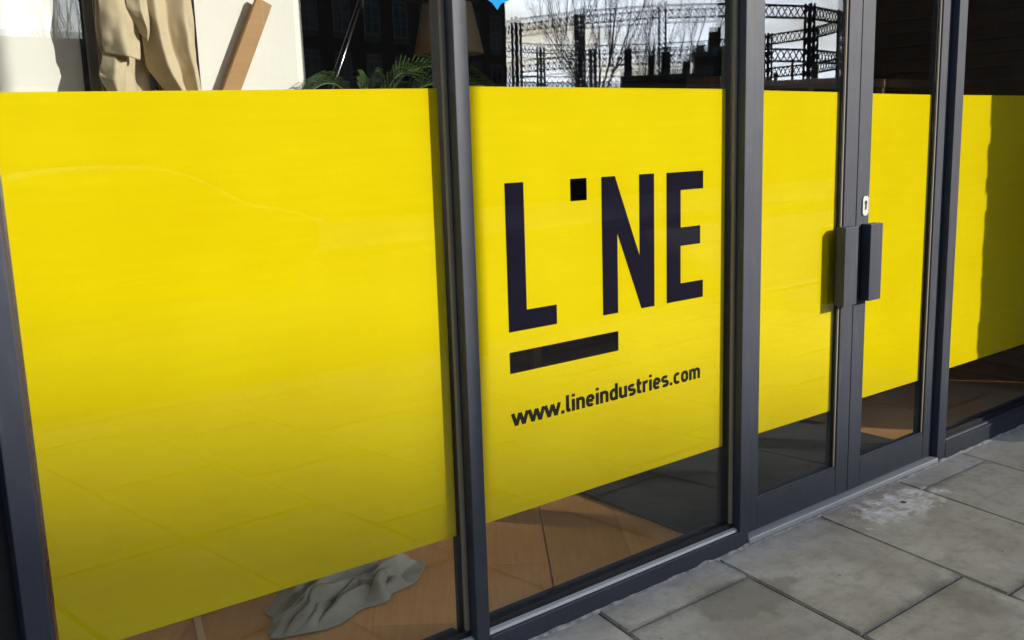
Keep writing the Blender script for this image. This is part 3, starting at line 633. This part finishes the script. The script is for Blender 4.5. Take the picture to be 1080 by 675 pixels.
# things on the floor by the glass
bm = bmesh.new(); rc = random.Random(5); NU, NV = 150, 110; g = []
CREASE = []
for k in range(22):
    t_ = (k % 11)/10; CREASE.append((1.395+rc.uniform(-.20, .22), 0.60-0.17+0.33*t_+rc.uniform(-.02, .02), 0.18+rc.uniform(-.55, .5)+(0.5 if k % 5 == 0 else 0), rc.uniform(.10, .24), rc.uniform(.012, .020), rc.uniform(.04, .095)))
def ridge(p, s): return 1-abs(noise.noise(Vector((p.x*s, p.y*s, 2.7))))*2
for j in range(NV+1):
    row = []
    for i in range(NU+1):
        u = i/NU*2-1; v = j/NV*2-1
        # square to rounded irregular outline
        r = max(abs(u), abs(v)); a = math.atan2(v, u); k = r/max(1e-6, math.hypot(u, v)) if r > 0 else 1
        rr = 1+0.16*math.sin(2*a+0.5)+0.11*math.sin(3*a+2.2)+0.07*math.sin(5*a+1)+0.05*math.sin(9*a)
        x = u*k*rr; y = v*k*rr
        px, py = 0.265*x, 0.185*y; ca, sa = math.cos(-0.05), math.sin(-0.05)
        wx, wy = 1.395+ca*px-sa*py, 0.60+sa*px+ca*py
        q = Vector((x*0.75+0.25*y, y*1.15-0.15*x, 0)); wpv = q + Vector((noise.noise(q*1.3), noise.noise(q*1.3+Vector((5, 2, 1))), 0))*0.75
        e = max(0.0, 1-r**4.0)
        h = 0.010 + 0.020*e*(0.6+noise.noise(q*1.6))
        wq = Vector((wx+0.035*noise.noise(Vector((wx*11, wy*11, 2))), wy+0.035*noise.noise(Vector((wx*11, wy*11, 8)))))
        hm = 0.0
        for (cx_, cy_, an, ln, wd_, am) in CREASE:
            dx_, dy_ = wq.x-cx_, wq.y-cy_; al = dx_*math.cos(an)+dy_*math.sin(an); ac = -dx_*math.sin(an)+dy_*math.cos(an)+0.25*al*al
            if abs(al) < ln: hm = max(hm, am*math.exp(-(ac/wd_)**2)*(1-(al/ln)**2))
        h = (h*0.6+hm)*(0.3+0.7*e)
        row.append(bm.verts.new((wx + 0.012*noise.noise(q*5), wy, FZ+0.004+h*(0.1+0.9*min(1, (1-r)*7)))))
    g.append(row)
for j in range(NV):
    for i in range(NU): bm.faces.new((g[j][i], g[j][i+1], g[j+1][i+1], g[j+1][i]))
o = build('dust_sheet', bm, M_CLOTH, origin=(1.375, 0.585, FZ), smooth=True)
tag(o, 'crumpled pale grey cloth lying on the boards under the widest film', 'cloth'); md = o.modifiers.new('thick', 'SOLIDIFY'); md.thickness = 0.003; md.offset = 1
bm = bmesh.new(); B(bm, -0.012, 0.012, -0.4, 0.25, 0, 0.012); bev(bm, 0.001, 1)
bmesh.ops.transform(bm, matrix=Matrix.Translation((0.98, 0.80, FZ+0.002)) @ Matrix.Rotation(-0.27, 4, 'Z'), verts=bm.verts)
tag(build('wooden_batten', bm, mat('pale_batten_pine', (0.78, 0.56, 0.30), 0.6), origin=(0.98, 0.8, FZ)), 'short pale batten lying on the floor left of the grey cloth', 'batten')

# ------------------------------------------------------------ brick pier of the building next door
bm = bmesh.new(); rb = random.Random(9); z = 0.0; k = 0
while z < 7.4:
    for y0, y1 in ((-1.317, 0.0),):
        j = rb.uniform(-0.006, 0.006); j2 = rb.uniform(-0.014, 0.010)
        B(bm, 5.52+j, 5.866, y0+j2, y1-0.002, z, z+0.067)
        B(bm, 5.53, 5.86, y0+0.010, y1-0.004, z+0.0672, z+0.0748)
    z += 0.075; k += 1
o = thing('brick_pier', (5.69, -0.65, 0), 'dark brick pier projecting from the wall to the right of the shopfront', 'pier')
build('courses', bm, M_BRICK3, o); box('coping', 5.48, 5.9, -1.36, 0.0, z, z+0.12, M_STONE, o)

# ------------------------------------------------------------ the street outside (seen mirrored in the glass)
def building(name, label, ox, oy, rot, W, D, Hh, rows, cols, m, ww=1.1, wh=1.7, z0=1.2, chim=(), group='buildings across the street'):
    """front faces local +y (towards the shop); origin at front left corner"""
    t = thing(name, (0, 0, 0), label, 'building', group); t.location = (ox, oy, 0); t.rotation_euler.z = rot
    def lb(nm, x0, x1, y0, y1, z0_, z1_, mm, par=None):
        b = bmesh.new(); B(b, x0, x1, y0, y1, z0_, z1_); return build(nm, b, mm, par or t, origin=None)
    lb('wall', 0, W, -D, 0, -0.16, Hh, m)
    lb('parapet', -0.12, W+0.12, -D-0.12, 0.12, Hh+0.002, Hh+0.35, M_STONE)
    fh = (Hh-z0)/max(1, rows)
    fm = None
    for r in range(rows):
        for c in range(cols):
            x = (c+0.5)*W/cols; z = z0+r*fh
            if fm is None:
                b = bmesh.new(); B(b, -ww/2-0.1, ww/2+0.1, 0.002, 0.06, -0.12, -0.001); B(b, -ww/2-0.08, -ww/2, 0.003, 0.05, 0, wh); B(b, ww/2, ww/2+0.08, 0.003, 0.05, 0, wh); B(b, -ww/2-0.08, ww/2+0.08, 0.0035, 0.05, wh+0.001, wh+0.15); B(b, -0.03, 0.03, 0.02, 0.045, 0.001, wh-0.001); B(b, -ww/2+0.001, ww/2-0.001, 0.018, 0.043, wh/2-0.03, wh/2+0.03)
                f = build('window', b, M_STONE, t); fm = f.data
                b = bmesh.new(); B(b, -ww/2+0.001, ww/2-0.001, 0.003, 0.015, 0.001, wh-0.001); pn = build('pane', b, M_PLAINGLASS, f); pm = pn.data
                f.location = (x, 0, z)
            else:
                f = link(bpy.data.objects.new('window', fm), t); f.location = (x, 0, z)
                link(bpy.data.objects.new('pane', pm), f)
    for cx, cy, cw, ch in chim:
        lb('chimney', cx-cw/2, cx+cw/2, -cy-0.5, -cy+0.5, Hh+0.353, Hh+ch, m)
    return t
# tall block whose roofline shades the pavement
BA = 19.0; ca, sa = math.cos(R(-BA)), math.sin(R(-BA))
# front edge passes through (40,-52) with direction (cos -10, sin -10); right end near x=43.9
W_A = 23.4; ex, ey = 43.85, -52-(43.85-40)*math.tan(R(BA))
building('apartment_block', 'tall dark brick block mirrored in the glass above the first yellow film', ex-ca*W_A, ey-sa*W_A, R(-BA), W_A, 14, 23.55, 7, 9, M_BRICK, 1.2, 1.9)
building('low_workshop', 'low brick workshop across the street mirrored at the top left', 1.5, -40, 0, 14.0, 9, 5.75, 1, 6, M_BRICK2, 1.6, 2.0, 1.4)
building('corner_house', 'brick corner house with stepped chimneys mirrored beside the second mullion', 54.3, -45.3, R(48), 4.6, 9, 6.9, 2, 3, M_BRICK, 0.9, 1.7, 1.3, chim=((0.5, 3, 0.6, 1.0), (1.5, 3, 0.8, 1.9), (3.6, 4, 1.5, 2.6)))
building('terrace_row', 'low brown brick terrace roofline mirrored in the left door', 59.2, -43.6, R(54), 9.5, 9, 4.55, 1, 6, M_BRICK2, 0.9, 1.7, 1.4, chim=((1.2, 2, 0.25, 1.0), (2.4, 2, 0.2, 1.9), (4.0, 2, 0.4, 1.4), (7, 2, 0.6, 1.4)))
building('yard_shed', 'low dark yard building mirrored under the bare tree', 36.6, -43.0, R(41), 1.9, 5, 3.9, 1, 2, M_BRICK, 0.6, 1.5, 1.3)
building('row_houses', 'dark narrow houses with tall chimneys mirrored behind the bare tree', 46.5, -44.6, R(45), 5.0, 8, 5.1, 2, 5, M_BRICK, 0.6, 1.2, 1.0, chim=((0.4, 2, 0.5, 2.2), (1.9, 2, 0.35, 1.6), (2.9, 2, 0.6, 1.9), (4.3, 3, 0.45, 1.3)))
building('sky_blocking_terrace', 'unseen tall brick terrace added far left to cut skylight on the shopfront', -62, -22.5, 0, 63.5, 10, 19.0, 5, 22, M_BRICK2, 1.1, 1.8, 1.3)  # unseen block, added to reduce sky fill on the shop side

# gasholder guide frame
gh_c = Vector((91.5, -84.0, 0)); GR = 22.0; NC = 16
gh = thing('gasholder_frame', tuple(gh_c), 'circular iron gasholder frame of lattice girders mirrored in the upper glass', 'gasholder')
colm = girm = None; tiers = (4.6, 9.0, 13.4)
chord = 2*GR*math.sin(math.pi/NC)
for k in range(NC):
    a = 2*math.pi*k/NC; p = Vector((GR*math.cos(a), GR*math.sin(a), 0))
    if colm is None:
        b = bmesh.new(); s = 0.34
        for sx_ in (-s, s):
            for sy_ in (-s, s): B(b, sx_-0.09, sx_+0.09, sy_-0.09, sy_+0.09, -0.15, 14.3)
        z = 0.0
        while z < 13.6:
            for fx_, fy_ in (((-s, -s), (s, -s)), ((s, -s), (s, s)), ((s, s), (-s, s)), ((-s, s), (-s, -s))):
                tube(b, [(*fx_, z), (*fy_, z+1.1)], 0.05, 4, False); tube(b, [(*fy_, z), (*fx_, z+1.1)], 0.05, 4, False)
            z += 1.1
        o = build('column', b, M_IRON, gh); colm = o.data
        o.location = p; o.rotation_euler.z = a
        for v in colm.vertices: v.co += gh_c
    else:
        o = link(bpy.data.objects.new('column', colm), gh); o.location = p; o.rotation_euler.z = a
    am = a+math.pi/NC; mid = Vector((GR*math.cos(math.pi/NC)*math.cos(am), GR*math.cos(math.pi/NC)*math.sin(am), 0))
    for tz in tiers:
        if girm is None:
            b = bmesh.new(); L = chord-0.95; hh = 0.6
            B(b, -L/2, L/2, -0.16, 0.16, -hh-0.1, -hh+0.1); B(b, -L/2, L/2, -0.16, 0.16, hh-0.1, hh+0.1)
            nb = 9
            for q in range(nb):
                x0 = -L/2+q*L/nb; x1 = x0+L/nb
                tube(b, [(x0, 0, -hh), (x1, 0, hh)], 0.06, 4, False); tube(b, [(x1, 0, -hh), (x0, 0, hh)], 0.06, 4, False)
            for v in b.verts: v.co += gh_c
            o = build('girder', b, M_IRON, gh); girm = o.data
        else: o = link(bpy.data.objects.new('girder', girm), gh)
        o.location = mid + Vector((0, 0, tz)); o.rotation_euler.z = am+math.pi/2

# bare trees
def tree(x, y, h, seed, label, spread=0.55):
    rn = random.Random(seed); t = thing('bare_tree', (x, y, 0), label, 'tree', 'bare street trees')
    bt = bmesh.new(); bb = bmesh.new()
    top = Vector((x+rn.uniform(-.2, .2), y, h*0.2))
    tube(bt, [(x, y, -0.16), (x, y, h*0.1), top], [h*0.016, h*0.013, h*0.011], 8)
    build('trunk', bt, M_BARK, t)
    def grow(p, dvec, L, r, lev):
        pts = [p]; d_ = dvec.copy()
        for k in range(4):
            d_ = (d_ + Vector((rn.uniform(-.13, .13), rn.uniform(-.13, .13), rn.uniform(0.0, .13)))).normalized(); pts.append(pts[-1]+d_*L/4)
        tube(bb, pts, [max(0.006, r*(1-0.14*k)) for k in range(5)], 5 if lev < 2 else 3, False)
        if lev >= 4: return
        for k in range(3 if lev < 2 else 4):
            i = rn.choice((1, 2, 3)) if k else 4
            ax = Vector((rn.uniform(-1, 1), rn.uniform(-1, 1), rn.uniform(-.5, .5))).normalized()
            nd = (Matrix.Rotation(rn.uniform(0.2, spread), 3, ax) @ d_).normalized(); nd.z += 0.12
            grow(pts[i], nd.normalized(), L*rn.uniform(0.55, 0.8), r*0.52, lev+1)
    for k in range(8):
        a = k*0.785+rn.uniform(-.3, .3); sp = rn.uniform(0.25, 0.75); grow(top - Vector((0, 0, 0.12*k)), Vector((math.cos(a)*sp, math.sin(a)*sp, 1)).normalized(), h*0.34, h*0.0055, 1)
    build('crown', bb, M_BARK, t)
tree(33.6, -33.5, 13.0, 21, 'tall bare tree mirrored in the glass above the LINE logo')
tree(41.5, -36.0, 11.0, 33, 'slimmer bare tree mirrored next to the second mullion')
tree(9.4, -31.0, 10.0, 5, 'bare tree mirrored over the hanging coat')
tree(36.5, -46.0, 6.0, 8, 'short scrubby bare tree mirrored beside the dark block')

# lamp post whose soft shadow falls on the lettered film
px_, py_ = 1.562+3.31*math.tan(SUN_AZ), -3.25
ls = thing('street_lamp', (px_, py_, 0), 'dark street lamp post on the pavement edge, mirrored in the glass', 'street lamp')
bm = bmesh.new(); lathe(bm, [(0.085, 0.0), (0.085, 0.9), (0.055, 0.96), (0.047, 5.2), (0.03, 5.25)], px_, py_, 20, True); build('post', bm, M_IRON, ls, smooth=False)
bm = bmesh.new(); lathe(bm, [(0.05, 5.252), (0.19, 5.65), (0.21, 5.66), (0.10, 5.85), (0.02, 5.9)], px_, py_, 8, True); build('lantern', bm, M_IRON, ls)

# parked car across the road (mirrored in the widest film)
car = thing('parked_car', (3.6, -9.2, -0.115), 'dark blue hatchback parked in the road, mirrored in the widest film', 'car')
def sect(x, w_, zs):   # half profile points (y offset fraction, z)
    return [(x, f*w_, z) for f, z in zs]
bm = bmesh.new(); rings = []
prof = [(-2.0, .70, .35, .70, .72), (-1.9, .80, .22, .86, .90), (-1.55, .84, .20, .90, 1.34), (-1.0, .85, .20, .92, 1.44), (-0.2, .85, .20, .92, 1.46), (0.45, .85, .20, .93, 1.38), (0.95, .85, .20, .93, 1.00), (1.15, .85, .20, .92, .945), (1.75, .82, .22, .80, .84), (2.0, .72, .30, .62, .66)]
for x, hw, zl, zb, zt in prof:
    cab = zt > zb+0.15
    ring = [(-hw*.9, zl), (-hw, zl+.15), (-hw, zb-.12), (-hw*.97, zb), (-hw*(.74 if cab else .9), zt-.05), (-hw*(.6 if cab else .7), zt)]
    ring += [(-a, b) for a, b in ring[::-1]]
    rings.append([bm.verts.new((3.6+x, -9.2+a, b-0.115)) for a, b in ring])
for r0, r1 in zip(rings, rings[1:]):
    for k in range(12): bm.faces.new((r0[k], r0[(k+1) % 12], r1[(k+1) % 12], r1[k]))
bm.faces.new(rings[0]); bm.faces.new(rings[-1][::-1])
o = build('body', bm, M_CARP, car, smooth=True); md = o.modifiers.new('s', 'SUBSURF'); md.levels = 2; md.render_levels = 2
for sx_ in (-1.25, 1.28):
    for sy_ in (-0.79, 0.79):
        cxx, cyy = 3.6+sx_, -9.2+sy_; s = 1 if sy_ > 0 else -1
        wl = bmesh.new(); pr = [(0.19, 0.10), (0.28, 0.10), (0.31, 0.07), (0.31, -0.07), (0.28, -0.10), (0.19, -0.10)]; n = 24
        rg = [[wl.verts.new((cxx+r*math.cos(2*math.pi*k/n), cyy+s*yy, 0.312-0.115+r*math.sin(2*math.pi*k/n))) for k in range(n)] for r, yy in pr]
        for a, b in zip(rg, rg[1:]+rg[:1]):
            for k in range(n): wl.faces.new((a[k], a[(k+1)%n], b[(k+1)%n], b[k]))
        wh_ = build('wheel', wl, M_BLACK, car)
        rm = bmesh.new(); bmesh.ops.create_cone(rm, cap_ends=True, segments=20, radius1=0.185, radius2=0.16, depth=0.08)
        bmesh.ops.transform(rm, matrix=Matrix.Translation((cxx, cyy+s*0.055, 0.197)) @ Matrix.Rotation(-s*math.pi/2, 4, 'X'), verts=rm.verts); build('rim', rm, M_IRON, wh_)
for s in (-1, 1):
    for nm, pts in (('side_window', [(-1.55, .96), (-1.42, 1.27), (-0.55, 1.35), (-0.55, .98)]), ('side_window', [(-0.47, .98), (-0.47, 1.35), (0.32, 1.30), (0.78, 1.0)])):
        b = bmesh.new(); y_in = lambda z: s*(0.85*(0.97-0.23*max(0, (z-.95))/.45)+0.008)
        a1 = [b.verts.new((3.6+x, -9.2+y_in(z), z-0.115)) for x, z in pts]; a2 = [b.verts.new((3.6+x, -9.2+y_in(z)-s*0.03, z-0.115)) for x, z in pts]
        b.faces.new(a1); b.faces.new(a2[::-1])
        for k in range(4): b.faces.new((a1[k], a1[(k+1)%4], a2[(k+1)%4], a2[k]))
        build(nm, b, M_PLAINGLASS, car)
    b = bmesh.new(); B(b, 5.48, 5.59, -9.2+s*0.60-0.13, -9.2+s*0.60+0.13, 0.47, 0.60); bev(b, 0.03, 2); build('headlight', b, M_BRASS, car)

yw = thing('added_screen_wall', (30, -15.6, 0), 'long brick wall added behind the far railings to hide bright ground in the reflections', 'wall')  # added wall, keeps glaring sunlit ground out of the glass reflections
box('brickwork', 2.5, 60, -15.75, -15.45, -0.16, 2.6, M_BRICK2, yw); box('coping', 2.4, 60.1, -15.8, -15.4, 2.602, 2.7, M_STONE, yw)
# iron railings on the far pavement
rl = thing('railings', (5.0, -14.7, 0), 'black iron railings along the far pavement, mirrored faintly in the films', 'railings')
box('top_rail', -1, 13, -14.725, -14.675, 1.15, 1.19, M_IRON, rl); box('bottom_rail', -1, 13, -14.725, -14.675, 0.14, 0.18, M_IRON, rl)
b0 = None
for k in range(100):
    x = -0.95+k*0.14
    if b0 is None: o = box('bar', x-0.009, x+0.009, -14.709, -14.691, 0.0005, 1.3, M_IRON, rl); b0 = o; bx = o.location.x
    else: o = link(bpy.data.objects.new('bar', b0.data), rl); o.location = b0.location + Vector((k*0.14, 0, 0))
